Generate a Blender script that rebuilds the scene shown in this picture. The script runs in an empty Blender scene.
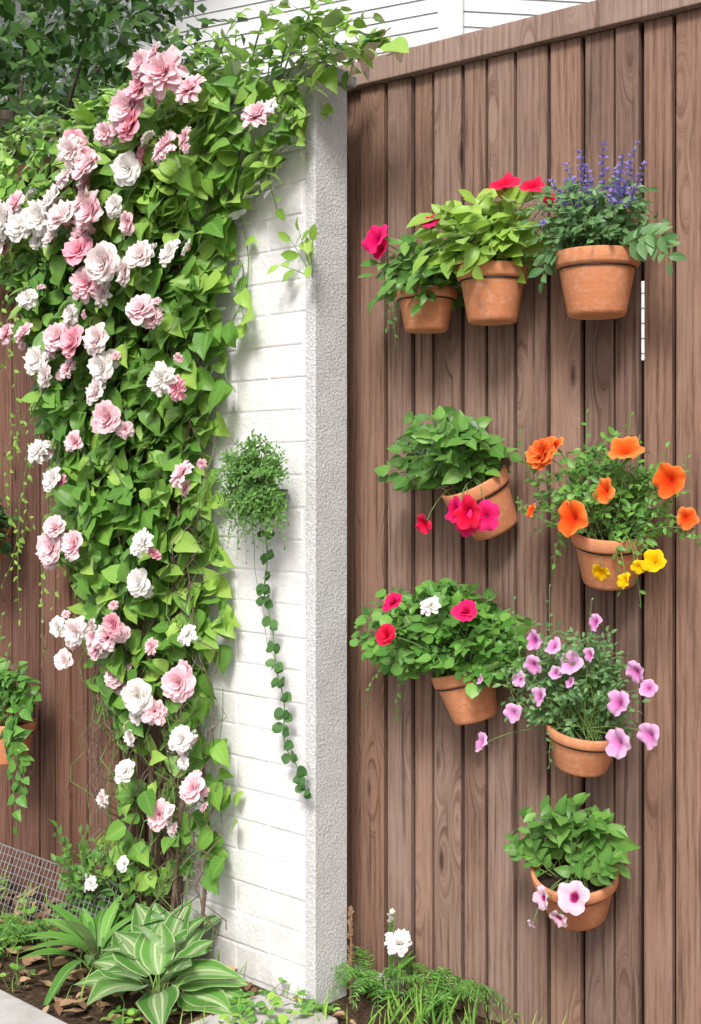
import bpy, bmesh, math, random
import numpy as np
from mathutils import Vector, Matrix, Euler
random.seed(7); np.random.seed(7)
RND=random.random
def U(a,b): return random.uniform(a,b)
sc=bpy.context.scene
COL=sc.collection

# ------------------------------------------------------------------ node helpers
class NT:
    def __init__(s,name):
        s.m=bpy.data.materials.new(name); s.m.use_nodes=True
        s.t=s.m.node_tree; s.t.nodes.clear()
        s.out=s.n('ShaderNodeOutputMaterial')
    def n(s,typ,**kw):
        nd=s.t.nodes.new(typ)
        for k,v in kw.items(): setattr(nd,k,v)
        return nd
    def l(s,a,b): s.t.links.new(a,b)
    def val(s,x,sock):
        if isinstance(x,(int,float)): sock.default_value=x
        elif isinstance(x,(tuple,list)): sock.default_value=tuple(x) if len(x)==len(sock.default_value) else (*x,1)
        else: s.l(x,sock)
    def math(s,op,a,b=0.0,clamp=False):
        nd=s.n('ShaderNodeMath',operation=op,use_clamp=clamp); s.val(a,nd.inputs[0]); s.val(b,nd.inputs[1]); return nd.outputs[0]
    def mix(s,f,a,b,mode='MIX'):
        nd=s.n('ShaderNodeMix',data_type='RGBA',blend_type=mode); s.val(f,nd.inputs[0]); s.val(a,nd.inputs[6]); s.val(b,nd.inputs[7]); return nd.outputs[2]
    def rng(s,v,a,b,c=0.,d=1.):
        nd=s.n('ShaderNodeMapRange'); s.val(v,nd.inputs[0])
        for i,x in enumerate((a,b,c,d)): nd.inputs[i+1].default_value=x
        return nd.outputs[0]
    def noise(s,vec,scale,detail=4,rough=.55,dist=0.):
        nd=s.n('ShaderNodeTexNoise'); nd.inputs['Scale'].default_value=scale; nd.inputs['Detail'].default_value=detail
        nd.inputs['Roughness'].default_value=rough; nd.inputs['Distortion'].default_value=dist
        if vec is not None: s.l(vec,nd.inputs['Vector'])
        return nd.outputs['Fac']
    def obj(s,scale=(1,1,1),off=None):
        tc=s.n('ShaderNodeTexCoord'); mp=s.n('ShaderNodeMapping'); mp.inputs['Scale'].default_value=scale
        s.l(tc.outputs['Object'],mp.inputs['Vector'])
        if off is not None: s.l(off,mp.inputs['Location'])
        return mp.outputs[0]
    def ramp(s,f,stops):
        nd=s.n('ShaderNodeValToRGB'); s.l(f,nd.inputs[0]); cr=nd.color_ramp
        while len(cr.elements)<len(stops): cr.elements.new(.5)
        for e,(p,c) in zip(cr.elements,stops): e.position=p; e.color=(*c,1)
        return nd.outputs[0]
    def attr(s,name):
        return s.n('ShaderNodeAttribute',attribute_name=name)
    def bump(s,h,strength=.5,dist=.01):
        nd=s.n('ShaderNodeBump'); nd.inputs['Strength'].default_value=strength; nd.inputs['Distance'].default_value=dist
        s.l(h,nd.inputs['Height']); return nd.outputs[0]
    def princ(s,col,rough=.6,nrm=None,spec=.4,metal=0.):
        p=s.n('ShaderNodeBsdfPrincipled'); s.val(col,p.inputs['Base Color']); s.val(rough,p.inputs['Roughness'])
        p.inputs['Specular IOR Level'].default_value=spec; p.inputs['Metallic'].default_value=metal
        if nrm is not None: s.l(nrm,p.inputs['Normal'])
        return p.outputs[0]
    def thin(s,col,tcol,trans,gloss=.0,rough=.4):
        d=s.n('ShaderNodeBsdfDiffuse'); s.l(col,d.inputs[0]); sh=d.outputs[0]
        if trans>0:
            t=s.n('ShaderNodeBsdfTranslucent'); s.l(tcol,t.inputs[0])
            ms=s.n('ShaderNodeMixShader'); ms.inputs[0].default_value=trans; s.l(sh,ms.inputs[1]); s.l(t.outputs[0],ms.inputs[2]); sh=ms.outputs[0]
        if gloss>0:
            gl=s.n('ShaderNodeBsdfGlossy'); gl.inputs['Roughness'].default_value=rough; gl.inputs[0].default_value=(1,1,1,1)
            lw=s.n('ShaderNodeFresnel'); lw.inputs[0].default_value=1.38
            ms=s.n('ShaderNodeMixShader'); s.l(s.math('MULTIPLY',lw.outputs[0],gloss),ms.inputs[0]); s.l(sh,ms.inputs[1]); s.l(gl.outputs[0],ms.inputs[2]); sh=ms.outputs[0]
        return sh
    def fin(s,sh): s.l(sh,s.out.inputs[0]); return s.m

def leaf_mat(name,c1,c2,vein=(.3,.45,.12),veinamt=.3,rough=.42,trans=.3,varieg=None,young=None,small=False,gloss=.9):
    g=NT(name); luv=g.attr('luv'); rnd=g.attr('rnd')
    sp=g.n('ShaderNodeSeparateXYZ'); g.l(luv.outputs['Vector'],sp.inputs[0])
    ax=g.math('ABSOLUTE',sp.outputs[0]); y=sp.outputs[1]
    vm=g.rng(ax,0.,.16,1,0)
    col=g.mix(rnd.outputs['Fac'],c1,c2)
    r2=g.math('FRACT',g.math('MULTIPLY',rnd.outputs['Fac'],11.7))
    col=g.mix(g.rng(r2,.4,1,0,.65),col,(c1[0]*.65,c1[1]*.68,c1[2]*.75))
    if not small:
        w=g.math('SINE',g.math('MULTIPLY',g.math('SUBTRACT',g.math('MULTIPLY',y,7.),g.math('MULTIPLY',ax,2.2)),6.283))
        vm=g.math('MAXIMUM',vm,g.rng(w,.7,1.,0,.6))
    if young: col=g.mix(g.rng(rnd.outputs['Fac'],.84,1.,0,1),col,young)
    col=g.mix(g.math('MULTIPLY',vm,veinamt),col,vein)
    if varieg:
        st=g.math('SINE',g.math('MULTIPLY',ax,24.))
        m=g.math('MULTIPLY',g.rng(ax,.30,.5,.85,0),g.rng(st,-.3,.6,1.,.3))
        edge=g.rng(ax,.86,.95,0,.7)
        col=g.mix(g.math('MAXIMUM',m,edge),col,varieg)
    tc=g.mix(.5,col,(c2[0]*1.7,c2[1]*1.5,c2[2]))
    return g.fin(g.thin(col,tc,trans,gloss,rough))

def petal_mat(name,stops,trans=.3,var=.25):
    g=NT(name); luv=g.attr('luv'); rnd=g.attr('rnd')
    sp=g.n('ShaderNodeSeparateXYZ'); g.l(luv.outputs['Vector'],sp.inputs[0])
    nz=g.noise(g.obj(),60,2)
    f=g.math('ADD',sp.outputs[1],g.math('MULTIPLY',g.math('SUBTRACT',nz,.5),.22))
    f=g.math('ADD',f,g.math('MULTIPLY',g.math('SUBTRACT',rnd.outputs['Fac'],.5),var))
    col=g.ramp(f,stops)
    streak=g.math('SINE',g.math('MULTIPLY',sp.outputs[0],34.))
    col=g.mix(g.rng(streak,.2,1,0,.1),col,stops[0][1])
    return g.fin(g.thin(col,col,trans,0))

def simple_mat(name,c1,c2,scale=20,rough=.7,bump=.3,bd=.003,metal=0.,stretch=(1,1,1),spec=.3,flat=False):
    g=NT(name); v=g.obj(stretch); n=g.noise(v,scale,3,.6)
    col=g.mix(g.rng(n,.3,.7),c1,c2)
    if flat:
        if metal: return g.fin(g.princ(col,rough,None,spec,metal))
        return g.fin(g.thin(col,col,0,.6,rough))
    n2=g.noise(v,scale*6,2)
    return g.fin(g.princ(col,rough,g.bump(g.math('ADD',n,g.math('MULTIPLY',n2,.4)),bump,bd),spec,metal))

def wood_mat(name,dark,light,knot):
    g=NT(name); rnd=g.attr('rnd')
    off=g.n('ShaderNodeCombineXYZ')
    for i,k in enumerate((13.,7.,31.)): g.l(g.math('MULTIPLY',rnd.outputs['Fac'],k),off.inputs[i])
    v=g.obj((1,1,.045),off.outputs[0])
    vo=g.n('ShaderNodeTexVoronoi'); vo.inputs['Scale'].default_value=1.; g.l(g.obj((12,12,2.6),off.outputs[0]),vo.inputs['Vector'])
    dk=vo.outputs['Distance']
    push=g.rng(dk,.05,.35,.05,0)
    cb=g.n('ShaderNodeCombineXYZ'); g.l(push,cb.inputs[0])
    va=g.n('ShaderNodeVectorMath',operation='ADD'); g.l(v,va.inputs[0]); g.l(cb.outputs[0],va.inputs[1])
    wv=g.n('ShaderNodeTexWave',wave_type='BANDS',bands_direction='X',wave_profile='SIN')
    wv.inputs['Scale'].default_value=19; wv.inputs['Distortion'].default_value=8; wv.inputs['Detail'].default_value=4
    wv.inputs['Detail Scale'].default_value=2.2; wv.inputs['Detail Roughness'].default_value=.75
    g.l(va.outputs[0],wv.inputs['Vector'])
    fine=g.noise(va.outputs[0],150,4,.8)
    kd=g.rng(dk,.03,.10,1,0)
    f=g.math('ADD',g.math('MULTIPLY',wv.outputs['Fac'],.17),g.math('MULTIPLY',fine,.95))
    col=g.ramp(f,[(.3,dark),(.55,tuple(a*.4+b*.6 for a,b in zip(dark,light))),(.85,light)])
    pat=g.noise(g.obj((1,1,.3),off.outputs[0]),6,4,.6)
    col=g.mix(g.rng(pat,.5,.72,0,.6),col,(light[0]*1.03,light[1]*1.1,light[2]*1.2))
    col=g.mix(g.rng(pat,.46,.3,0,.55),col,g.mix(1.,col,(.55,.5,.48),'MULTIPLY'))
    r2=g.math('FRACT',g.math('MULTIPLY',rnd.outputs['Fac'],7.3))
    col=g.mix(g.rng(rnd.outputs['Fac'],0,1,0,.8),col,g.mix(1.,col,(.66,.61,.6),'MULTIPLY'))
    col=g.mix(g.rng(r2,0,1,0,.8),col,g.mix(1.,col,(1.12,.98,.86),'MULTIPLY'))
    col=g.mix(g.math('MULTIPLY',kd,.85),col,knot)
    cr=g.noise(g.obj((1,1,.03),off.outputs[0]),75,2,.6)
    cm=g.rng(cr,.62,.7,0,1)
    col=g.mix(g.math('MULTIPLY',cm,.6),col,knot)
    return g.fin(g.princ(col,.78,g.bump(f,.55,.003),.22))

# ------------------------------------------------------------------ mesh builder
class MB:
    def __init__(s): s.V=[];s.F=[];s.M=[];s.A=[];s.R=[];s.n=0
    def add(s,T,B,t,scale=1.,mat=0,rnd=None):
        tv,tf,tu=T
        v=(tv*scale)@B.T+np.asarray(t)
        s.V.append(v); s.F.append(tf+s.n); s.n+=len(v)
        s.M.append(np.full(len(tf),mat,dtype=np.int32)); s.A.append(tu)
        s.R.append(np.full(len(v),RND() if rnd is None else rnd))
    def tube(s,pts,r0,r1=None,mat=0,k=5,rnd=.5):
        pts=np.asarray(pts,float); n=len(pts)
        if r1 is None:r1=r0
        tan=np.gradient(pts,axis=0); tan/=np.linalg.norm(tan,axis=1)[:,None]+1e-9
        ref=np.array([.31,.2,.93]) if abs(tan[0]@np.array([.31,.2,.93]))<.9 else np.array([1.,0,0])
        a=np.cross(tan,ref); a/=np.linalg.norm(a,axis=1)[:,None]+1e-9; b=np.cross(tan,a)
        r=np.linspace(r0,r1,n)[:,None,None]; th=2*math.pi*np.arange(k)/k
        vs=pts[:,None,:]+r*(np.cos(th)[None,:,None]*a[:,None,:]+np.sin(th)[None,:,None]*b[:,None,:])
        i=np.arange(n-1)[:,None]; j=np.arange(k)[None,:]; j2=(j+1)%k
        f=np.stack([i*k+j,i*k+j2,(i+1)*k+j2,(i+1)*k+j],-1).reshape(-1,4)
        uv=np.full((n*k,2),.5)
        s.add((vs.reshape(-1,3),f,uv),np.eye(3),(0,0,0),1,mat,rnd)
    def build(s,name,mats,parent=None,smooth=True,loc=None,rot=None):
        me=bpy.data.meshes.new(name)
        V=np.concatenate(s.V); F=np.concatenate(s.F)
        me.from_pydata(V.tolist(),[],F.tolist())
        for m in mats: me.materials.append(m)
        me.polygons.foreach_set('material_index',np.concatenate(s.M))
        me.polygons.foreach_set('use_smooth',np.full(len(F),smooth))
        a=me.attributes.new('luv','FLOAT_VECTOR','POINT')
        A=np.concatenate(s.A); a.data.foreach_set('vector',np.hstack([A,np.zeros((len(A),1))]).ravel())
        a=me.attributes.new('rnd','FLOAT','POINT'); a.data.foreach_set('value',np.concatenate(s.R))
        me.update()
        ob=bpy.data.objects.new(name,me); COL.objects.link(ob)
        if parent: ob.parent=parent
        return ob

def leafT(prof,ratio,rows=5,cols=3,fold=.3,curl=.25,wave=0.):
    ts=np.linspace(0,1,rows); pt=[p[0] for p in prof]; pw=[p[1] for p in prof]
    vs=[];uv=[]
    for t in ts:
        w=max(np.interp(t,pt,pw),.02)*ratio/2
        for c in range(cols):
            u=-1+2*c/(cols-1)
            z=fold*abs(u)*w-curl*t*t+wave*math.sin(t*11+u)*abs(u)*.1
            back=-.10*abs(u)*(1 if t<.3 else 0)*w*2
            vs.append((u*w,t+back,z)); uv.append((u,t))
    f=[(r*cols+c,r*cols+c+1,(r+1)*cols+c+1,(r+1)*cols+c) for r in range(rows-1) for c in range(cols-1)]
    return np.array(vs),np.array(f),np.array(uv)
HP=[(0,.2),(.08,.8),(.28,1),(.6,.74),(.85,.3),(1,0)]
HEART=[leafT(HP,.8,7,5,fo,c,.25) for fo,c in ((.1,.08),(.35,.2),(.25,.45),(-.1,.3),(.5,.1))]
OVATE=[leafT([(0,.05),(.2,.6),(.45,1),(.75,.7),(1,0)],.55,5,3,.3,c) for c in (.05,.2,.4)]
ROUND=[leafT([(0,.15),(.2,.8),(.5,1),(.8,.8),(1,.15)],.95,5,3,.15,c) for c in (.0,.2)]
DIA=[leafT([(0,.05),(.5,1),(1,0)],.6,3,3,.2,c) for c in (.0,.3)]
LANCE=[leafT([(0,.1),(.3,.9),(.5,1),(.8,.5),(1,0)],.22,4,3,.3,c) for c in (.1,.35,.6)]
HOSTA=[leafT([(0,.15),(.15,.6),(.38,1),(.62,.88),(.86,.4),(1,0)],.68,10,9,.22,c,.3) for c in (.2,.35,.5)]
STRAP=[leafT([(0,.3),(.3,.85),(.55,1),(.8,.6),(1,0)],.24,9,3,.5,c) for c in (.35,.6,.9)]
BLADE=[leafT([(0,.9),(.5,1),(1,0)],.07,5,3,.5,c) for c in (.1,.4,.7)]

def nv(v): v=np.asarray(v,float); return v/(math.sqrt(v@v)+1e-9)
def cr3(a,b): return np.array([a[1]*b[2]-a[2]*b[1],a[2]*b[0]-a[0]*b[2],a[0]*b[1]-a[1]*b[0]])
def basis(d,nn):
    y=nv(d); z=np.asarray(nn,float); z=z-(z@y)*y
    if z@z<1e-6: z=cr3(y,(.3,.5,.8))
    z=nv(z); x=cr3(y,z); return np.stack([x,y,z],axis=1)
def basis_z(z,spin=None):
    z=nv(z); a=nv(cr3(z,(.12,.3,.94)) if abs(z[2])<.95 else cr3(z,(1,0,0))); b=cr3(z,a)
    th=U(0,6.28) if spin is None else spin
    x=math.cos(th)*a+math.sin(th)*b; y=cr3(z,x); return np.stack([x,y,z],axis=1)
def rv(k=1.): return np.random.normal(0,1,3)*k
def bez(a,b,c,n=8):
    t=np.linspace(0,1,n)[:,None]; a,b,c=map(lambda q:np.asarray(q,float),(a,b,c))
    return (1-t)**2*a+2*t*(1-t)*b+t*t*c

def petal_ring_flower(rings,seed,nu=5,nvv=5):
    r=random.Random(seed); V=[];F=[];A=[];n=0
    for (cnt,L,W,op,curl) in rings:
        ph=r.uniform(0,6.28)
        for k in range(cnt):
            th=ph+2*math.pi*k/cnt+r.uniform(-.25,.25)
            o=op*r.uniform(.85,1.15); l=L*r.uniform(.82,1.12); w=W*r.uniform(.85,1.15); wp=r.uniform(0,6.28)
            x=0.03;z=-.05; er=np.array([math.cos(th),math.sin(th),0]); et=np.array([-math.sin(th),math.cos(th),0])
            for i in range(nvv):
                t=i/(nvv-1)
                a=o*(.35+.85*t)+curl*t*t
                if i: x+=l/(nvv-1)*math.sin(a); z+=l/(nvv-1)*math.cos(a)
                ww=w*math.sin(math.pi*(.16+.62*t))
                for j in range(nu):
                    u=-1+2*j/(nu-1)
                    ruf=.07*math.sin(u*5+wp)*t*t+.05*math.sin(u*9+wp*2)*t
                    cup=.22*(u*u)*w*(1-.6*t)
                    edge=-.12*u*u*l*(t**3)
                    pos=er*(x-cup*math.cos(a)+ruf*.4+edge*math.sin(a))+et*(u*ww)+np.array([0,0,z+cup*math.sin(a)+ruf+edge*math.cos(a)])
                    V.append(pos); A.append((u,t))
            for i in range(nvv-1):
                for j in range(nu-1):
                    F.append((n+i*nu+j,n+i*nu+j+1,n+(i+1)*nu+j+1,n+(i+1)*nu+j))
            n+=nu*nvv
    V=np.array(V); V/=np.percentile(np.linalg.norm(V[:,:2],axis=1),96)
    return V,np.array(F),np.array(A)
ROSE=[petal_ring_flower([(7,1.1,.5,1.3,.3),(7,.98,.46,1.05,.25),(6,.86,.4,.8,.15),(6,.72,.32,.55,.05),(5,.58,.26,.33,-.05),(4,.46,.2,.15,0)],s) for s in range(5)]
POM=[petal_ring_flower([(10,1.0,.28,1.5,.3),(10,.95,.26,1.2,.3),(9,.85,.24,.9,.2),(8,.72,.2,.6,.1),(6,.6,.17,.3,.1)],s+20,5,4) for s in range(3)]
def petunia(seed,depth=.55,lob=.16):
    r=random.Random(seed); V=[];F=[];A=[]; nr=8; ns=40; p=[r.uniform(0,6.28) for _ in range(4)]
    for i in range(nr):
        q=.06+.94*(i/(nr-1))
        for j in range(ns):
            th=2*math.pi*j/ns
            lobe=1-lob*(abs(math.cos(2.5*th+.3))**6)*q
            rr=q*lobe*(1+.05*math.sin(3*th+p[0])*q)
            z=-depth*(1-q)**2.2+.09*q*q*math.sin(5*th+p[1])+.07*q**3*math.sin(9*th+p[2])-.25*q**4*(.5+.5*math.sin(2*th+p[3]))
            V.append((rr*math.cos(th),rr*math.sin(th),z)); A.append((math.cos(5*th),q))
    for i in range(nr-1):
        for j in range(ns): F.append((i*ns+j,i*ns+(j+1)%ns,(i+1)*ns+(j+1)%ns,(i+1)*ns+j))
    return np.array(V),np.array(F),np.array(A)
PET=[petunia(s) for s in range(6)]

def empty(name,loc=(0,0,0),rz=0.):
    e=bpy.data.objects.new(name,None); e.empty_display_size=.1; e.location=loc; e.rotation_euler=(0,0,rz); COL.objects.link(e); return e
def boxes(name,lst,mats,bevel=.003,parent=None,loc=(0,0,0),rz=0.,seg=2):
    bm=bmesh.new(); lay=bm.verts.layers.float.new('rnd')
    for b in lst:
        x0,x1,y0,y1,z0,z1=b[:6]; mi=b[6] if len(b)>6 else 0; rn=b[7] if len(b)>7 else RND()
        M=Matrix.Translation(((x0+x1)/2,(y0+y1)/2,(z0+z1)/2))@Matrix.Diagonal((x1-x0,y1-y0,z1-z0,1))
        vs=bmesh.ops.create_cube(bm,size=1,matrix=M)['verts']
        for v in vs: v[lay]=rn
        for f in set(f for v in vs for f in v.link_faces): f.material_index=mi
    if bevel: bmesh.ops.bevel(bm,geom=bm.edges[:],offset=bevel,segments=seg,profile=.6,affect='EDGES')
    me=bpy.data.meshes.new(name); bm.to_mesh(me); bm.free()
    for m in mats: me.materials.append(m)
    ob=bpy.data.objects.new(name,me); COL.objects.link(ob); ob.location=loc; ob.rotation_euler=(0,0,rz)
    if parent: ob.parent=parent
    return ob

# ------------------------------------------------------------------ frames (local x along the wall, -y out of it, z up)
C=(-.0755,2.705,0); WA=math.atan2(-.6753,.7375)      # white wall / left fence plane
F0=(0.,2.9,0); FA=math.atan2(-.604,.797)             # right fence plane
def to_world(frame,p):
    o,a=frame; c,s=math.cos(a),math.sin(a)
    return (o[0]+c*p[0]-s*p[1],o[1]+s*p[0]+c*p[1],p[2])
WF=(C,WA); FF=(F0,FA)

# ------------------------------------------------------------------ materials
m_wood=wood_mat('fence_wood',(.115,.068,.052),(.35,.245,.195),(.04,.022,.016))
m_rail=wood_mat('rail_wood',(.18,.125,.105),(.39,.3,.26),(.08,.05,.04))
m_wood2=wood_mat('fence_wood_old',(.10,.05,.037),(.26,.155,.12),(.035,.017,.012))
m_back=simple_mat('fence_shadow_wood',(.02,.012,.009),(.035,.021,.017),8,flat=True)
def white_paint():
    g=NT('painted_brick'); v=g.obj()
    n=g.noise(v,9,4,.6); n2=g.noise(v,90,3,.65)
    col=g.mix(g.rng(n,.35,.7),(.82,.825,.83),(.75,.76,.775))
    col=g.mix(g.rng(n2,.6,.75,0,.3),col,(.64,.64,.62))
    sp=g.n('ShaderNodeSeparateXYZ'); g.l(v,sp.inputs[0])
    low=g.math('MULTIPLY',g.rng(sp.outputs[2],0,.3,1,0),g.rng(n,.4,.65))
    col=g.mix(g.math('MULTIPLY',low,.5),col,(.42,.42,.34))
    h=g.math('ADD',g.math('MULTIPLY',n,.6),g.math('MULTIPLY',n2,.6))
    return g.fin(g.princ(col,.6,g.bump(h,.65,.006),.3))
def stucco():
    g=NT('stucco'); v=g.obj()
    n=g.noise(v,12,3,.6); n2=g.noise(v,170,3,.7)
    col=g.mix(g.rng(n,.35,.7),(.76,.77,.78),(.66,.67,.68))
    col=g.mix(g.rng(n2,.38,.6,.4,0),col,(.38,.385,.39))
    return g.fin(g.princ(col,.85,g.bump(n2,.9,.006),.2))
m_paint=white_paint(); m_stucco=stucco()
m_cap=simple_mat('cap_stone',(.42,.42,.4),(.28,.28,.27),25,.85,.6,.004)
m_conc=simple_mat('concrete',(.56,.55,.53),(.44,.43,.41),18,.85,.5,.003)
def soil():
    g=NT('soil'); v=g.obj(); n=g.noise(v,7,3,.65); n2=g.noise(v,70,5,.7)
    col=g.ramp(n2,[(.3,(.045,.027,.018)),(.55,(.13,.088,.058)),(.75,(.25,.18,.125))])
    col=g.mix(g.rng(n,.58,.72,0,.5),col,(.06,.09,.025))
    return g.fin(g.princ(col,.95,g.bump(n2,1.,.02),.1))
m_soil=soil()
m_lawn=simple_mat('lawn',(.04,.09,.02),(.08,.15,.035),60,.9,1.,.03)
def terra():
    g=NT('terracotta'); v=g.obj(); n=g.noise(v,9,4,.6); n2=g.noise(v,70,3,.7)
    col=g.mix(g.rng(n,.3,.7),(.57,.215,.10),(.66,.30,.155))
    col=g.mix(g.rng(n2,.52,.75,0,.5),col,(.72,.47,.34))
    rings=g.noise(g.obj((1,1,28)),6,2)
    pat=g.noise(v,22,3,.6)
    col=g.mix(g.rng(pat,.52,.7,0,.35),col,(.38,.17,.10))
    return g.fin(g.princ(col,.8,g.bump(g.math('ADD',n2,g.math('MULTIPLY',rings,.6)),.35,.0025),.15))
m_terra=terra()
m_potsoil=simple_mat('potting_soil',(.02,.012,.008),(.07,.045,.03),90,.95,1.,.01)
m_metal=simple_mat('dark_metal',(.05,.05,.05),(.09,.085,.08),40,.45,metal=.8,flat=True)
m_wire=simple_mat('galvanised_wire',(.5,.52,.54),(.35,.36,.37),60,.4,metal=.6,flat=True)
m_stem=simple_mat('green_stem',(.1,.19,.045),(.17,.28,.07),60,.6,flat=True)
m_twig=simple_mat('woody_stem',(.1,.065,.042),(.2,.14,.095),60,.85,flat=True)
m_vine=leaf_mat('vine_leaf',(.085,.25,.03),(.22,.46,.07),(.42,.62,.2),.3,young=(.36,.58,.1))
m_vlight=leaf_mat('vine_leaf_young',(.22,.46,.06),(.4,.63,.12),(.55,.7,.26),.25)
m_lime=leaf_mat('lime_leaf',(.2,.42,.045),(.4,.62,.1),(.55,.72,.26),.25)
m_green=leaf_mat('green_leaf',(.07,.22,.035),(.19,.42,.075),(.38,.55,.2),.25)
m_mid=leaf_mat('geranium_leaf',(.075,.25,.04),(.21,.46,.08),(.32,.55,.17),.2,small=True)
m_blue=leaf_mat('bluegreen_leaf',(.08,.22,.07),(.21,.4,.15),(.45,.55,.35),.25,small=True)
m_dark=leaf_mat('dark_leaf',(.025,.08,.02),(.07,.18,.035),(.2,.3,.1),.2,small=True)
m_tree=leaf_mat('tree_leaf',(.03,.09,.02),(.09,.2,.04),(.2,.3,.1),.05,small=True,trans=.2,gloss=.5)
m_hosta=leaf_mat('hosta_leaf',(.08,.25,.04),(.16,.38,.075),(.4,.5,.25),.1,varieg=(.58,.7,.4))
m_strap=leaf_mat('strap_leaf',(.1,.29,.045),(.22,.48,.09),(.6,.72,.42),.5,small=True)
m_litter=leaf_mat('dry_leaf',(.2,.11,.06),(.55,.38,.23),(.3,.2,.1),.3,trans=0.,small=True,gloss=.3)
m_string=leaf_mat('string_leaf',(.05,.15,.035),(.11,.25,.07),(.25,.4,.18),.15,small=True)
m_wallp=leaf_mat('small_leaf',(.08,.22,.04),(.2,.42,.09),(.25,.4,.18),.1,small=True)
p_pink=petal_mat('rose_pink',[(0,(.82,.12,.28)),(.4,(.89,.34,.47)),(1,(.92,.6,.67))])
p_mpink=petal_mat('rose_soft_pink',[(0,(.85,.27,.39)),(.4,(.91,.52,.61)),(.9,(.93,.76,.8))])
p_blush=petal_mat('rose_blush',[(0,(.86,.4,.46)),(.35,(.92,.73,.75)),(.8,(.93,.88,.87))])
p_white=petal_mat('rose_white',[(0,(.86,.74,.52)),(.25,(.93,.9,.84)),(.8,(.94,.93,.92))])
p_mag=petal_mat('petal_magenta',[(0,(.35,.0,.06)),(.3,(.74,.01,.12)),(1,(.88,.04,.22))])
p_red=petal_mat('petal_crimson',[(0,(.4,.0,.03)),(.4,(.78,.01,.05)),(1,(.87,.04,.12))])
p_orange=petal_mat('petal_orange',[(0,(.75,.02,.01)),(.35,(.9,.08,.012)),(.75,(.93,.17,.03)),(1,(.95,.3,.09))])
p_yellow=petal_mat('petal_yellow',[(0,(.85,.4,.0)),(1,(.92,.66,.02))])
p_mauve=petal_mat('petal_mauve',[(0,(.45,.05,.28)),(.25,(.66,.2,.52)),(.6,(.78,.38,.7)),(1,(.85,.56,.81))])
p_pale=petal_mat('petal_pale_pink',[(0,(.22,.0,.08)),(.22,(.45,.03,.2)),(.34,(.86,.56,.73)),(1,(.9,.74,.84))],var=.1)
p_lav=petal_mat('petal_lavender',[(0,(.24,.18,.6)),(1,(.45,.38,.82))])

# ------------------------------------------------------------------ ground
bm=bmesh.new(); bmesh.ops.create_grid(bm,x_segments=2,y_segments=2,size=80)
me=bpy.data.meshes.new('ground'); bm.to_mesh(me); bm.free(); me.materials.append(m_soil)
ob=bpy.data.objects.new('ground',me); COL.objects.link(ob)
boxes('pavement',[(-4,-.92,-1.9,-.40,-.05,.02),(-.91,.9,-1.9,-.43,-.05,.02),(.91,2.8,-1.9,-.43,-.05,.02)],[m_conc],.006,None,C,WA)
boxes('stepping_stone',[(-.12,.10,-.28,-.03,-.02,.022)],[m_conc],.012,None,C,WA,3)
boxes('lawn',[(-30,30,3.9,40,-.05,.004)],[m_lawn],0)

# ------------------------------------------------------------------ white brick wall
wall=empty('white_brick_wall',C,WA)
lst=[];ch=.0725;bl=.215;nrow=28
for r in range(nrow):
    z0=.01+r*ch; off=(r%2)*bl/2
    x=-.47-off
    while x<-.034:
        a=max(x,-.47); b=min(x+bl-.0035,-.031)
        if b-a>.02:
            j=U(-.001,.001)
            lst.append((a,b,j-.0,.098+j,z0+.0017,z0+ch-.0017+U(-.001,.001)))
        x+=bl
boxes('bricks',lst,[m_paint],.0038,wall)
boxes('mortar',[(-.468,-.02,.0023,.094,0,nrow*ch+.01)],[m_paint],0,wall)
boxes('stucco_end',[(-.030,.001,-.004,.101,0,2.042)],[m_stucco],.004,wall,seg=3)
boxes('cap',[(-.49,.014,-.016,.118,2.043,2.068),(-.48,.004,-.004,.106,2.0685,2.08)],[m_cap],.004,wall)

# ------------------------------------------------------------------ fences
def fence(name,frame,x0,x1,top,mat,zb=-.01,post=True,railz=(2.07,2.127),pitch=.067,opening=None):
    e=empty(name,frame[0],frame[1]); L=[]
    x=x0+(.038 if post else 0)
    gaps=[]
    while x<x1:
        w=pitch*U(.8,1.22); d=U(-.004,.004)
        L.append((x,x+w-U(.006,.011),-.009+d,.009+d,zb-U(0,.006),top)); x+=w; gaps.append(x-.004)
    boxes('boards',L,[mat],.0022,e)
    B=[]
    for i,g in enumerate(gaps):
        if opening and i in opening:
            za,zb_=opening[i]; B+= [(g-.02,g+.02,.0145,.026,zb,za,0),(g-.02,g+.02,.0145,.026,zb_,top,0)]
        else: B.append((g-.02,g+.02,.0145,.026,zb,top,0))
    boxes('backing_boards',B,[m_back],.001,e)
    boxes('top_rail',[(x0-.10 if post else x0,x1,-.03,.03,railz[0],railz[1],0,.2)],[m_rail if post else mat],.003,e)
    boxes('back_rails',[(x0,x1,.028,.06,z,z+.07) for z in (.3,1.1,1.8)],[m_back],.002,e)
    if post: boxes('post',[(x0-.13,x0+.034,-.002,.07,0,railz[0]-.001,0,.95)],[mat],.002,e)
    return e
fence('wood_fence',FF,0,3.2,2.069,m_wood,opening={9:(1.40,1.56),11:(1.36,1.44)})
boxes('kerb_strip',[(-.1,.16,-.045,.05,-.02,.03)],[m_conc],.006,None,F0,FA)
C2=to_world(WF,(0,.03,0))
fence('wood_fence',((C2[0],C2[1],0),WA),-5,-.47,2.0,m_wood2,post=False,railz=(2.001,2.05),pitch=.085)

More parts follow.
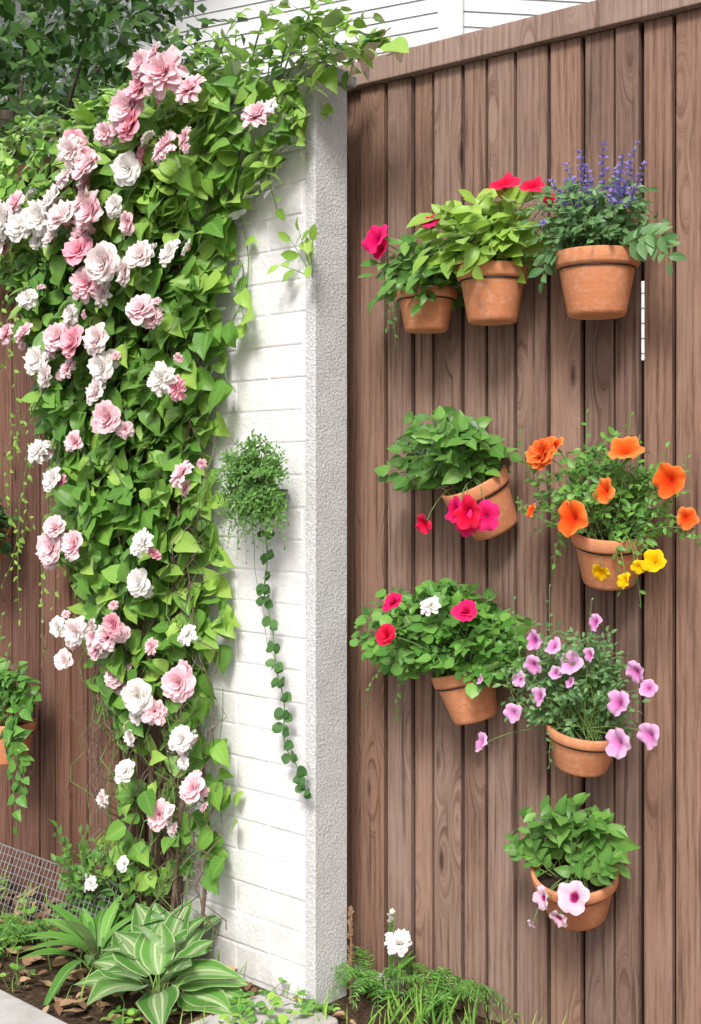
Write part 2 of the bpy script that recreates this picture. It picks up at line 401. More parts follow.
# ------------------------------------------------------------------ climbing rose
OUT=[(-1700,2090),(-1121,2127),(-836,2124),(-542,2152),(-282,2126),(-115,2131),(40,2153),(170,2116),(243,2057),(170,2042),(40,2031),(10,1948),(-76,1856),(-207,1767),(-275,1686),(-258,1570),(-296,1344),(-318,1252),(-310,1114),(-272,977),(-255,796),(-282,611),(-207,373),(-265,237),(-465,157),(-663,161),(-800,150),(-663,273),(-614,444),(-705,606),(-770,853),(-881,951),(-904,1186),(-1013,1429),(-1046,1647),(-1121,1709),(-1700,1720)]
OUT=np.array(OUT)/1000.
def inside(x,z):
    c=False; n=len(OUT); j=n-1
    for i in range(n):
        xi,zi=OUT[i]; xj,zj=OUT[j]
        if (zi>z)!=(zj>z) and x<(xj-xi)*(z-zi)/(zj-zi)+xi: c=not c
        j=i
    return c
def edist(x,z):
    p=np.array([x,z]); a=OUT; b=np.roll(OUT,-1,axis=0); ab=b-a
    t=np.clip(((p-a)*ab).sum(1)/((ab**2).sum(1)+1e-9),0,1); q=a+ab*t[:,None]
    return np.linalg.norm(p-q,axis=1).min()
vine=empty('climbing_rose',C,WA)
lv=MB(); cnt=0
ph=[U(0,6.28) for _ in range(6)]
while cnt<4100:
    x=U(-1.7,.25); z=U(.1,2.16)
    if not inside(x,z): continue
    dens=1. if z>1. else (.7 if z>.7 else .3)
    if x>-.15: dens=.5
    if x<-1.2: dens=.5
    cl=.5+.5*math.sin(x*23+ph[0]+2*math.sin(z*9))*math.sin(z*17+ph[1]+2*math.sin(x*11))
    if RND()>dens*(.35+.85*cl): continue
    d=edist(x,z); th=min(.16,.03+d*.85)*(.6+.45*cl)
    o=.015+th*(RND()**.7)
    if z>2.06 and RND()<.5: o=U(-.16,.1)
    if x>0 : o=U(-.05,.09)
    young=(z>1.75 and RND()<.55) or d<.03 and RND()<.35 or RND()<.08
    s=U(.034,.074)*(1 if z>.4 else .85)
    if z>1.7 and x<-.75: s*=.7
    dirv=np.array([U(-1,1),-.45*RND()-.05,-1+U(0,1.5)]); nn=np.array([U(-.6,.5),-1.,.7+U(-.45,.8)])
    if z>2.05: dirv=np.array([U(-1,1),U(-1,.4),U(-.5,.6)]); nn=np.array([U(-.4,.4),-.6,1.])
    lv.add(random.choice(HEART),basis(dirv,nn),(x,-o,z),s,1 if young else 0)
    cnt+=1
def sprig(mb,pts,nl,size,T,mat,stemmat,r=.0015,up=(0,0,1),t0=.15,spread=.9,upb=.6,rand=.35,opp=False):
    mb.tube(pts,r,r*.5,stemmat,4)
    n=len(pts); seg=np.gradient(pts,axis=0); up=np.asarray(up,float)
    for i in range(nl):
        t=t0+(1-t0)*(i/(max(nl-1,1))); k=min(t*(n-1),n-1.001); a=int(k); f=k-a
        p=pts[a]*(1-f)+pts[a+1]*f; tg=nv(seg[a])
        sd=nv(cr3(tg,up+rv(.25)))
        for sg in ((1,-1) if opp else ((1,) if i%2 else (-1,))):
            d=tg*(.55 if i<nl-1 else 2)+sd*sg*spread+rv(rand*.5)
            nn=up*upb+rv(rand)+np.array([0,-.3,0])
            mb.add(random.choice(T),basis(d,nn),p,size*U(.7,1.15)*(1-.35*t if nl>6 else 1),mat)
for i in range(60):
    x=U(-1.6,.2); z=2.08+U(-.04,.03); a=np.array([x,-U(-.1,.1),z]); e=a+np.array([U(-.1,.12),U(-.12,.05),U(.02,.09)])
    sprig(lv,bez(a,(a+e)/2+np.array([0,0,.04]),e),7,.035,HEART,1,2)
for (ax,az,ex,ez) in [(-.05,2.05,.13,2.14),(0,2.05,.22,2.10),(-.05,2.0,.2,2.04),(.0,2.05,.09,2.17),(-.15,2.1,-.02,2.19),(-.02,1.97,.01,1.86),(-.12,1.86,-.06,1.75),(-.04,2.04,.10,2.06),(-.08,2.02,.06,1.99),(-.06,2.06,.05,2.13),(-.1,1.98,.0,1.94)]:
    sprig(lv,bez((ax,-.05,az),((ax+ex)/2,-.08,max(az,ez)+.02),(ex,-.06,ez),10),9,.044,HEART,1,2,r=.0022)
for i in range(10):
    xb=-.52+U(-.13,.18); w1=U(0,6)
    pts=[(xb+.05*math.sin(k/25*7+w1)+(-.1*k/25 if i%2 else .12*k/25*(1-k/25)),-.05-.02*math.sin(k/25*9+w1*2),k/25*1.75) for k in range(26)]
    lv.tube(pts,U(.004,.009),.003,3,6)
for i in range(95):
    xb=U(-.72,-.27); z0=U(0,.75); h=U(.25,.7); w1=U(0,6)
    pts=[(xb+U(-.01,.01)+.05*math.sin(k*.45+w1),-U(.04,.12),z0+h*k/11) for k in range(12)]
    lv.tube(pts,.0018,.001,random.choice([2,3,3]),4)
ST=[[(-.207,1.95),(-.213,1.8),(-.196,1.57),(-.264,1.461),(-.306,1.254),(-.33,1.1)],[(-.30,1.6),(-.31,1.5),(-.26,1.42),(-.225,1.36)],[(-.24,1.85),(-.25,1.7),(-.205,1.62),(-.19,1.5)]]
for S in ST:
    S=np.array(S); t=np.linspace(0,len(S)-1,26); pts=np.stack([np.interp(t,range(len(S)),S[:,0])+.006*np.sin(t*5),-.03-.012*np.sin(t*3),np.interp(t,range(len(S)),S[:,1])],1)
    lv.tube(pts,.0018,.0012,2,5)
    for q in range(3,26,2):
        if RND()<.75:
            lv.add(random.choice(HEART),basis((U(-1,1),-.3,U(-.9,.2)),(U(-.3,.3),-1,.5)),pts[q],U(.035,.062),RND()<.3)
for (x,z,s) in [(-.27,1.50,.08),(-.22,1.385,.08),(-.23,1.63,.065),(-.31,1.56,.08),(-.20,1.515,.06),(-.34,1.22,.06),(-.26,.36,.07),(-.25,.47,.065),(-.24,.56,.06),(-.29,.66,.06),(-.34,1.42,.08),(-.32,1.68,.075),(-.26,1.75,.07),(-.22,.30,.06),(-.27,.26,.06)]:
    lv.add(random.choice(HEART),basis((U(-.5,1),-.3,-.5),(U(-.2,.2),-1,.6)),(x,-.075,z),s,0)
for i in range(34):
    x=U(-1.15,-.75); z=U(1.0,1.75); a=np.array([x,-.06,z]); e=a+np.array([U(-.1,.08),-U(0,.05),-U(.12,.35)])
    sprig(lv,bez(a,(a+e)/2+rv(.03),e),8,.026,OVATE,1,2,r=.001,up=(0,-1,.3))
lv.build('foliage',[m_vine,m_vlight,m_stem,m_twig],vine)
RS=[(-0.297,2.069,26,'k'),(-.36,2.05,20,'p'),(-.42,2.015,22,'k'),(-.394,1.968,18,'p'),(-.002,1.918,18,'k'),(-.276,1.894,19,'k'),(-.649,1.96,17,'b'),(-.567,1.9,18,'k'),(-.439,1.883,17,'w'),(-.913,1.821,20,'w'),(-.777,1.815,20,'w'),(-.67,1.794,20,'b'),(-.551,1.794,20,'k'),(-.608,1.706,17,'p'),(-.489,1.667,20,'b'),(-.394,1.672,16,'b'),(-.587,1.631,20,'k'),(-.376,1.546,16,'k'),(-.269,1.662,14,'w'),(-.941,1.538,13,'k'),(-.799,1.458,16,'w'),(-.682,1.505,16,'k'),(-.616,1.488,18,'p'),(-.551,1.495,16,'b'),(-.547,1.43,14,'w'),
(-.322,1.387,17,'w'),(-.52,1.307,17,'k'),(-.555,1.368,13,'b'),(-.808,1.231,14,'w'),(-.708,1.16,13,'w'),(-.235,1.171,15,'k'),(-.746,.99,16,'k'),(-.608,1.002,15,'k'),(-.351,1.016,14,'w'),(-.725,1.041,12,'k'),(-.394,.922,14,'w'),(-.201,.821,12,'w'),(-.725,.794,10,'w'),(-.608,.796,15,'b'),(-.52,.787,17,'k'),(-.458,.827,12,'p'),(-.543,.687,13,'k'),(-.432,.657,18,'w'),(-.241,.711,17,'k'),(-.286,.573,14,'w'),(-.481,.47,12,'w'),(-.259,.463,15,'k'),(-.376,.385,15,'k'),(-.575,.39,9,'b'),(-.481,.253,8,'w'),(-.649,.164,8,'w'),(-.889,1.864,14,'k'),(-.67,1.898,14,'b'),(-.733,1.758,12,'b'),(-.83,1.618,12,'w'),(-.432,1.754,12,'k'),
(-.56,.76,12,'k'),(-.63,1.56,12,'w'),(-.72,1.85,15,'w'),(-.60,1.83,15,'k'),(-.85,1.80,16,'w'),(-.35,2.1,15,'k'),(-1.3,1.95,18,'w'),(-1.45,1.85,16,'k'),(-.46,.60,8,'w'),(-.29,.52,7,'w'),(-.63,1.75,14,'k'),(-.54,1.60,13,'b'),(-.99,1.86,14,'w'),(-.95,1.77,14,'b'),(-.49,1.97,13,'k'),(-.75,1.42,13,'b'),(-.66,1.43,12,'k'),(-.62,1.25,11,'k'),(-.68,.72,10,'b'),(-.36,.78,9,'k'),(-.48,.55,9,'b'),(-.33,.40,8,'b'),(-.84,1.53,11,'k'),(-.47,1.80,12,'w')]
bl_=MB()
MI={'p':0,'k':1,'b':2,'w':3}
for (x,z,r,k) in RS:
    Y=2.6165-.6753*x; rr=r*Y/1236*.95
    y=-.18-U(-.015,.02)
    if z<.7: y+=.045
    dirv=np.array([U(-.4,.4)+.1,-1,U(-.1,.7)])
    T=random.choice(ROSE if RND()<.7 else POM)
    bl_.add(T,basis_z(dirv),(x,y,z),rr,MI[k])
    if r>=13:
        for _ in range(1 if RND()<.6 else 2):
            bl_.add(random.choice(ROSE+POM),basis_z(dirv+rv(.4)),(x+U(-1,1)*rr*1.3,y+.02,z+U(-1,.8)*rr),rr*U(.5,.8),random.choice([MI[k],0,1,3,MI[k]]))
    if RND()<.5:
        bl_.add(random.choice(POM),basis_z((U(-.5,.5),-.6,U(-.2,1))),(x+U(-1.6,1.6)*rr,y+.01,z+U(-1.3,1.5)*rr),.012,1)
bl_.build('blooms',[p_pink,p_mpink,p_blush,p_white],vine)

sp_=empty('wall_sprig',to_world(WF,(-.012,0,1.61)),WA); mb=MB()
for e in [(-.035,-.03,.075),(.05,-.05,.06),(-.05,-.05,.02),(.03,-.04,.02),(.0,-.04,.09)]:
    sprig(mb,bez((0,.004,-.01),(e[0]*.3,-.02,e[2]*.5),e),3,.042,OVATE,0,1,r=.0012,up=(0,-1,.4),t0=.6)
mb.build('leaves',[m_vlight,m_stem],sp_)

# ------------------------------------------------------------------ trailing plant on the white wall
tp=empty('trailing_wall_plant',to_world(WF,(-.105,-.05,1.14)),WA); mb=MB()
for i in range(260):
    d=nv(rv()); e=np.array([d[0]*.125,-.03-abs(d[1])*.07,d[2]*.10+.015-(.03 if d[2]<0 else 0)])*U(.6,1.08)
    sprig(mb,bez((U(-.03,.03),.0,U(-.03,.02)),e*.6+np.array([0,-.01,.04]),e),10,.0165,OVATE,0,1,r=.0007,up=(0,-1,.5),t0=.3)
for i in range(16):
    x=U(-.09,.09); e=np.array([x*1.3,-.05,-U(.09,.16)])
    sprig(mb,bez((x*.6,-.03,-.02),(x,-.06,-.02),e),10,.013,OVATE,0,1,r=.0007,up=(0,-1,.3))
S=np.array([(.005,-.10),(.003,-.2),(.007,-.25),(.031,-.36),(.055,-.43),(.06,-.5),(.073,-.57),(.105,-.615),(.14,-.66)])+np.array([-.022,0])
t=np.linspace(0,len(S)-1,50); pts=np.stack([np.interp(t,range(len(S)),S[:,0])+.006*np.sin(t*3),.015+0*t,np.interp(t,range(len(S)),S[:,1])],1)
mb.tube(pts,.0018,.0014,1,5)
for q in range(0,50,3):
    for sg in (1,-1):
        if RND()<.12: continue
        for _ in range(2):
            mb.add(random.choice(ROUND),basis((sg,U(-.6,.2),U(-.6,.3)),(U(-.3,.3),-1,U(.1,.9))),pts[q]+[0,-.002,U(-.006,.006)],U(.02,.028),2)
S2=S*np.array([.6,.5])+np.array([-.03,-.06]); t=np.linspace(0,len(S2)-1,30); pts=np.stack([np.interp(t,range(len(S2)),S2[:,0])-.008,.01+0*t,np.interp(t,range(len(S2)),S2[:,1])],1)
mb.tube(pts,.001,.001,1,4)
mb.build('foliage',[m_wallp,m_stem,m_string],tp)
def lathe(mb,prof,k=40,mats=None):
    vs=[];f=[]
    for (r,z) in prof:
        for j in range(k): th=2*math.pi*j/k; vs.append((max(r,.0004)*math.cos(th),max(r,.0004)*math.sin(th),z))
    vs=np.array(vs); uv=np.zeros((len(vs),2))
    for i in range(len(prof)-1):
        f.append(([(i*k+j,i*k+(j+1)%k,(i+1)*k+(j+1)%k,(i+1)*k+j) for j in range(k)],mats[i] if mats else 0))
    base=mb.n
    mb.V.append(vs); mb.A.append(uv); mb.R.append(np.full(len(vs),.5)); mb.n+=len(vs)
    for ff,m in f: mb.F.append(np.array(ff)+base); mb.M.append(np.full(len(ff),m,dtype=np.int32))
mb=MB(); lathe(mb,[(.0,-.07),(.03,-.065),(.045,-.03),(.05,0),(.046,0),(.04,-.02),(0,-.022)]); mb.build('holder_pot',[m_dark],tp)

# ------------------------------------------------------------------ potted plants
def pot_parts(parent,r,h,tilt=(0,0,0)):
    mb=MB()
    prof=[(0,-h),(r*.60,-h),(r*.66,-h*.985),(r*.69,-h*.93),(r*.87,-h*.30),(r*.885,-h*.255),(r*.96,-h*.24),(r*.985,-h*.20),(r*1.0,-h*.03),(r*.985,-.001),(r*.92,0),(r*.895,-h*.03),(r*.86,-h*.14),(r*.5,-h*.125),(0,-h*.115)]
    lathe(mb,prof,48,[0]*12+[1,1])
    p=mb.build('pot',[m_terra,m_potsoil],parent); p.rotation_euler=tilt
    mb=MB(); R=np.array(Euler(tilt).to_matrix())
    ring=np.array([(r*.90*math.cos(a),r*.90*math.sin(a),-h*.275) for a in np.linspace(0,2*math.pi,41)])@R.T
    mb.tube(ring,.0015,.0015,0,6)
    wy=r+.018
    for sx in (-.012,.012):
        mb.tube([(sx,r*.8,-h*.3),(sx,wy-.004,-h*.3),(sx,wy-.004,.02)],.0018,.0018,0,6)
    mb.build('hook_ring',[m_metal],parent)
    return R
def potted(name,frame,s,z,r,h,tilt=(0,0,0),**kw):
    o=r+.02
    e=empty(name,to_world(frame,(s,-o,z)),frame[1])
    R=pot_parts(e,r,h,tilt)
    mb=MB(); mats=[kw['leaf'],m_stem]
    cx,cz,rx,rz=kw['ell']; ry=kw.get('ry',.09)
    for i in range(kw['n']):
        a=U(0,6.283); zz=U(-.75,1)
        q=math.sqrt(max(0,1-zz*zz))
        dirn=np.array([math.cos(a)*q,math.sin(a)*q,zz])
        sc_=U(.55,1.1) if not kw.get('dense') else U(.78,1.06)
        end=np.array([cx+dirn[0]*rx*sc_,-.02+dirn[1]*ry*sc_,cz+dirn[2]*rz*sc_])
        if end[1]>o-.012: end[1]=o-.012-U(0,.03)
        st=np.array([U(-1,1)*r*.6,U(-1,.8)*r*.6,-h*.1])@R.T
        mid=np.array([(st[0]+end[0])*.5,(st[1]+end[1])*.5,max(st[2],end[2])+kw.get('arch',.03)])
        sprig(mb,bez(st,mid,end,7),kw['nl'],kw['ls']*U(.8,1.15),kw['T'],0,1,r=kw.get('sr',.0012),up=(0,-.55,.8),t0=kw.get('t0',.3),opp=kw.get('opp',False))
    for (ex,ez,ls2) in kw.get('trail',[]):
        end=np.array([ex-s,-.05,ez-z]); st=np.array([.3*(ex-s),-.03,-.01])
        sprig(mb,bez(st,(end[0]*.9,-.07,max(.03,end[2]*.3)),end,10),12,ls2,kw['T'],0,1,up=(0,-1,.4))
    mb.build('foliage',mats,e)
    if kw.get('fl'):
        mb=MB(); pm=[m_stem]+kw['pm']
        for f in kw['fl']:
            fx,fz,fr,mi,kind=f[:5]; oo=f[5] if len(f)>5 else .18
            p=np.array([fx-s,-(oo-o),fz-z])
            dv=np.array([U(-.5,.35)-.1+(fx-s)*1.5,-1,U(-.3,.8)])
            if len(f)>6: dv=np.array(f[6])
            T={'pet':PET,'rose':ROSE,'pom':POM}[kind]
            mb.add(random.choice(T),basis_z(dv),p,fr,mi)
            dn=nv(dv); st=np.array([U(-1,1)*r*.5,U(-1,.5)*r*.5,-.01])@R.T
            back=p-dn*fr*.5
            mb.tube(bez(st,(back[0]*.6+st[0]*.4,back[1]+.03,max(back[2],st[2])*.7+.02),back,9),.0012,.001,0,5)
            if kind=='pet': mb.tube([p-dn*fr*.5,p-dn*fr*1.0],fr*.13,fr*.07,0,6)
        if kw.get('spikes'):
            for (fx,fz) in kw['spikes']:
                top=np.array([fx-s,-.06+U(-.02,.03),fz-z]); st=np.array([(fx-s)*.4,0,0]); pts=bez(st,(top[0]*.6,-.03,top[2]*.5),top,18)
                mb.tube(pts,.0011,.0008,0,4)
                for q in range(9,18):
                    for _ in range(8):
                        d=nv(rv()); d[2]=abs(d[2])
                        mb.add(random.choice(DIA),basis(d,rv()),pts[q]+d*.001,U(.008,.013)*(1.2-.06*(q-9)),1)
        mb.build('flowers',pm,e)
    return e

potted('potted_magenta_petunia',FF,.272,1.572,.068,.092,(0,0,0),leaf=m_green,ell=(-.015,.02,.11,.085),n=50,nl=6,ls=.042,T=OVATE,
  trail=[(.205,1.49,.022),(.225,1.45,.018)],fl=[(.213,1.672,.036,1,'pet',.2,(-.2,-1,.4)),(.336,1.70,.022,1,'pet',.17,(.2,-.8,.7)),(.22,1.65,.024,1,'pet',.19)],pm=[p_mag])
potted('potted_lime_hosta',FF,.441,1.602,.075,.117,(0,0,0),leaf=m_lime,ell=(-.01,.045,.13,.09),n=54,nl=5,ls=.058,T=OVATE,t0=.45,
  fl=[(.486,1.765,.034,1,'pet',.13,(.1,-.75,1)),(.562,1.745,.026,1,'pet',.15,(.3,-.9,1)),(.60,1.71,.013,1,'pom',.15)],pm=[p_red])
potted('potted_lavender',FF,.680,1.603,.083,.125,(0,0,0),leaf=m_blue,ell=(-.005,.055,.145,.085),n=120,nl=8,ls=.031,T=OVATE,
  trail=[(.85,1.56,.05),(.84,1.6,.05),(.59,1.55,.045)],spikes=[(.663,1.79),(.729,1.79),(.78,1.79),(.603,1.745),(.69,1.755),(.62,1.72),(.745,1.75),(.81,1.74),(.655,1.73),(.77,1.76),(.64,1.77)],
  fl=[(.6,1.66,.007,1,'pom',.17)],pm=[p_lav])
potted('potted_pink_petunia',FF,.392,1.16,.074,.12,(math.radians(24),math.radians(-16),0),leaf=m_green,ell=(-.055,.045,.14,.105),n=60,nl=6,ls=.042,T=HEART,
  fl=[(.485,1.09,.033,1,'pet',.2,(.3,-1,.2)),(.45,1.095,.036,2,'pet',.215,(-.2,-1,.1)),(.41,1.10,.028,1,'pet',.2,(-.4,-1,.2)),(.44,1.07,.026,1,'pet',.2,(0,-1,-.3)),(.316,1.068,.023,2,'pet',.17,(-.2,-1,-.3))],pm=[p_mag,p_red])
potted('potted_orange_nasturtium',FF,.705,1.065,.076,.11,(math.radians(14),math.radians(8),0),leaf=m_mid,ell=(.0,.05,.175,.12),n=95,nl=9,ls=.028,T=OVATE,sr=.001,
  trail=[(.536,1.25,.02),(.56,1.2,.02),(.77,1.28,.018),(.84,1.22,.02),(.61,.98,.02),(.75,.95,.025),(.79,.93,.02),(.53,1.12,.018),(.88,1.2,.018),(.9,1.05,.018),(.68,1.29,.018)],
  fl=[(.607,1.208,.032,1,'rose',.18,(-.3,-1,.4)),(.625,1.225,.024,1,'pet'),(.774,1.221,.034,1,'pet',.18,(.2,-.7,.8)),(.739,1.141,.026,1,'pet',.2,(-.3,-1,.2)),(.857,1.16,.033,1,'pet'),(.671,1.089,.037,1,'pet',.2,(-.2,-1,.2)),(.891,1.092,.022,1,'pet',.17,(.8,-.8,.1)),(.576,1.101,.016,1,'pet'),(.829,1.013,.024,2,'pet'),(.719,.985,.019,2,'pet',.17,(0,-.8,-.5)),(.77,.974,.017,2,'pet'),(.80,1.0,.014,2,'pet')],pm=[p_orange,p_yellow])
potted('potted_geranium',FF,.365,.762,.07,.11,(math.radians(6),math.radians(-14),0),leaf=m_mid,ell=(-.045,.06,.205,.11),n=210,nl=6,ls=.027,T=ROUND+HEART,dense=True,ry=.10,t0=.45,
  trail=[(.15,.67,.016),(.23,.65,.016)],fl=[(.285,.905,.022,1,'rose',.225,(-.2,-1,.8)),(.363,.902,.022,2,'pom',.21,(0,-1,.9)),(.449,.895,.024,1,'rose',.21,(.2,-1,.8)),(.285,.842,.021,3,'rose',.25)],pm=[p_mag,p_white,p_red])
potted('potted_mauve_petunia',FF,.652,.675,.076,.085,(math.radians(6),math.radians(10),0),leaf=m_blue,ell=(-.02,.085,.175,.115),n=150,nl=9,ls=.022,T=OVATE,sr=.0009,
  trail=[(.52,.92,.014),(.47,.88,.014),(.6,.95,.012),(.56,.93,.014),(.6,.60,.018),(.64,.62,.02),(.5,.78,.014),(.69,.93,.012)],
  fl=[(x,z,r,1,'pet') for (x,z,r) in [(.581,.848,.021),(.661,.812,.025),(.711,.892,.018),(.758,.746,.026),(.819,.692,.025),(.756,.671,.03),(.536,.702,.02),(.461,.635,.022),(.581,.799,.02),(.793,.805,.022),(.624,.841,.019),(.592,.741,.02),(.819,.78,.018),(.66,.775,.012),(.70,.83,.015),(.55,.77,.017),(.46,.76,.012),(.63,.79,.014)]],pm=[p_mauve])
potted('potted_pale_petunia',FF,.634,.392,.086,.10,(math.radians(16),math.radians(5),0),leaf=m_green,ell=(-.015,.06,.12,.085),n=24,nl=6,ls=.042,T=OVATE+HEART,ry=.055,t0=.4,
  trail=[(.52,.45,.035),(.74,.45,.035),(.56,.50,.035),(.66,.54,.035)],fl=[(.682,.378,.033,1,'pet',.21,(.1,-1,.5)),(.62,.365,.024,1,'pet',.22,(-.5,-1,.1)),(.656,.332,.02,1,'pet',.22,(-.1,-1,-.5)),(.60,.31,.01,1,'pet',.22,(-.3,-1,-.6))],pm=[p_pale])
potted('potted_red_geranium',WF,-1.07,.505,.075,.11,(0,0,0),leaf=m_mid,ell=(.03,.08,.12,.075),n=30,nl=6,ls=.038,T=HEART,ry=.04,
  trail=[(-.99,.72,.022),(-1.02,.8,.02),(-.93,.3,.05),(-.95,.25,.05),(-.91,.36,.05),(-.92,.42,.045)],fl=[(-1.0,.61,.018,1,'pom',.19),(-1.12,.66,.02,1,'pom',.19)],pm=[p_red])
potted('potted_dark_ivy',WF,-1.20,1.03,.07,.10,(0,0,0),leaf=m_dark,ell=(.02,.0,.10,.11),n=100,nl=7,ls=.035,T=HEART,fl=None)

# ------------------------------------------------------------------ bed planting
def rosette(name,frame,x,o,n,T,mat,L,lean,mats):
    e=empty(name,to_world(frame,(x,-o,.0)),frame[1]); mb=MB()
    for i in range(n):
        a=2*math.pi*i/n*2.4+U(-.2,.2); el=U(*lean)
        d=np.array([math.cos(a)*math.cos(el),math.sin(a)*math.cos(el),math.sin(el)])
        if d[1]>0.3: d[1]*=.4
        st=d*np.array([.02,.02,0]); b=st+nv(d*[.35,.35,1.])*L*.35
        mb.tube(bez(st,st*.5+b*.5+[0,0,.01],b,5),.003,.002,1,5)
        nn=np.array([-d[0]*.7,-d[1]*.7-.35,1.])
        mb.add(random.choice(T),basis(d,nn),b,L*U(.75,1.15),mat)
    mb.build('leaves',mats,e); return e
rosette('variegated_hosta',WF,-.29,.20,16,HOSTA,0,.15,(.1,.8),[m_hosta,m_stem])
rosette('variegated_hosta',WF,-.36,.12,10,HOSTA,0,.15,(.6,1.15),[m_hosta,m_stem])
rosette('strap_leaf_lily',WF,-.53,.19,36,STRAP,0,.145,(.2,1.2),[m_strap,m_stem])
def fern(name,frame,x,o,n,L,size=.022):
    e=empty(name,to_world(frame,(x,-o,0)),frame[1]); mb=MB()
    for i in range(n):
        a=U(0,6.283); r=L*U(.7,1.1); end=np.array([math.cos(a)*r,math.sin(a)*r*.8,U(.02,.6)*L])
        if end[1]>.06: end[1]=.06
        pts=bez((0,0,0),(end[0]*.4,end[1]*.4,L*.8),end,14)
        sprig(mb,pts,20,size,LANCE,0,1,r=.001,t0=.12,opp=True,rand=.15,spread=1.2)
    mb.build('fronds',[m_mid,m_stem],e); return e
fern('garden_fern',FF,.13,.09,20,.15); fern('garden_fern',FF,.30,.07,20,.15); fern('garden_fern',FF,.0,.11,12,.11); fern('garden_fern',WF,-.80,.22,16,.12)
wf=empty('white_garden_flower',(.102,2.705,0),0); mb=MB()
mb.tube(bez((0,0,0),(.006,0,.07),(.004,0,.142)),.0022,.0018,0,6); mb.add(POM[0],basis_z((.0,-.6,.8)),(.004,-.002,.147),.031,1)
mb.tube(bez((-.004,0,0),(-.012,0,.1),(-.006,0,.215)),.0015,.001,0,5)
for k in range(5): mb.add(random.choice(POM),basis_z(rv()),(-.006+U(-.012,.012),U(-.01,.01),.205+U(-.01,.02)),.006,1)
for k in range(8): mb.add(random.choice(LANCE),basis((U(-1,1),U(-1,0),.5),(0,-.5,1)),(.004,0,U(.02,.11)),.05,2)
mb.build('stem_and_bloom',[m_stem,p_white,m_mid],wf)
for (x,y,h) in [(.0,2.74,.205),(.09,2.74,.2)]:
    se=empty('seed_stalk',(x,y,0)); mb=MB(); mb.tube(bez((0,0,0),(.003,0,h/2),(0,0,h),14),.004,.003,0,6)
    for k in range(110):
        zz=U(.2,1)*h; mb.add(random.choice(DIA),basis((U(-1,1),U(-1,1),1.6),rv()),(0,0,zz),.013,0)
    mb.build('stalk',[m_litter if x==0 else m_strap],se)
mb=MB()
for i in range(1300):
    x=U(-2.2,.3); o=U(.0,.41)
    if x>-.7 and RND()<.5: continue
    mb.add(random.choice(OVATE+HEART),basis((U(-1,1),U(-1,1),U(-.15,.3)),(U(-.5,.5),U(-.5,.5),1)),(x,-o,U(.004,.02)),U(.018,.045),0)
e=empty('fallen_leaves',C,WA); mb.build('litter',[m_litter],e)
def clear_zone(x,o):
    return (-.75<x<-.1 and o>.04)
mb=MB()
for i in range(220):
    x=U(-2.,.05); o=U(.02,.40)
    if x<-.78 and o<.24 and RND()<.8: continue
    if clear_zone(x,o) and (RND()<.8 or o<.25): continue
    for k in range(random.randint(4,8)):
        st=np.array([x+U(-.02,.02),-o+U(-.02,.02),0]); h=U(.015,.045); e_=st+np.array([U(-.04,.04),U(-.04,.03),h])
        mb.tube([st,(st+e_)/2+[0,0,.005],e_],.0008,.0006,2,4)
        for q in range(3): mb.add(random.choice(ROUND+OVATE),basis((U(-1,1),U(-1,1),.2),(U(-.3,.3),-.3,1)),e_,U(.012,.024),random.choice([0,1,0]))
for i in range(340):
    x=U(-2,.3); o=U(.0,.42)
    if clear_zone(x,o) and RND()<.8: continue
    if x<-.78 and RND()<.3: continue
    mb.add(random.choice(BLADE),basis((U(-.6,.6),U(-.6,.4),1),(0,-1,.2)),(x,-o,0),U(.04,.09),1)
for i in range(220):
    x=U(.0,.75); o=U(.03,.16)
    mb.add(random.choice(BLADE),basis((U(-.7,.7),U(-.7,.3),1),(0,-1,.2)),(.12+x*1.0,-(-.17+o),0),U(.04,.10),random.choice([0,1]))
e=empty('ground_cover_plants',C,WA); mb.build('cover',[m_mid,m_vlight,m_stem],e)
mb=MB()
for i in range(34):
    x=U(-.85,-.5); st=np.array([x,-.06,0]); e_=st+np.array([U(-.08,.08),-U(0,.07),U(.12,.28)])
    sprig(mb,bez(st,(st+e_)/2+[0,0,.06],e_),8,.045,OVATE,0,1)
e=empty('leafy_shrub',C,WA); mb.build('foliage',[m_green,m_stem],e)
we=empty('wire_mesh_edging',to_world(WF,(0,0,0)),WA); mb=MB()
for k in range(90):
    x=-2.2+k*.018
    if x>-.60: break
    mb.tube([(x,-.13,.0),(x,-.07,.15)],.0011,.0011,0,4)
for k in range(9):
    t=k/8; mb.tube([(-2.2,-.13+.06*t,.15*t),(-.60,-.13+.06*t,.15*t)],.0011 if k<8 else .0024,.0011 if k<8 else .0024,0,4)
mb.build('mesh_panel',[m_wire],we)

# ------------------------------------------------------------------ background house
m_siding=simple_mat('white_siding',(.78,.81,.84),(.74,.77,.80),6,.5,flat=True)
m_trim=simple_mat('white_trim',(.84,.85,.86),(.8,.81,.82),6,.45,flat=True)
m_glass=NT('window_glass'); m_glass=m_glass.fin(m_glass.princ((.03,.04,.05),.08,None,.8))
m_roof=simple_mat('roof_shingle',(.09,.09,.1),(.16,.15,.15),30,.9,.8,.01)
house=empty('white_house',(.63,8.,0),0)
def siding(nm,L,rz,h):
    bm=bmesh.new(); k=.1; n=int(h/k)
    for i in range(n):
        z=i*k
        v=[bm.verts.new(p) for p in ((0,-.010,z),(L,-.010,z),(L,0,z+k),(0,0,z+k),(0,0,z),(L,0,z))]
        bm.faces.new((v[0],v[1],v[2],v[3])); bm.faces.new((v[4],v[5],v[1],v[0]))
    me=bpy.data.meshes.new(nm); bm.to_mesh(me); bm.free(); me.materials.append(m_siding)
    ob=bpy.data.objects.new(nm,me); COL.objects.link(ob); ob.parent=house; ob.rotation_euler=(0,0,rz); return ob
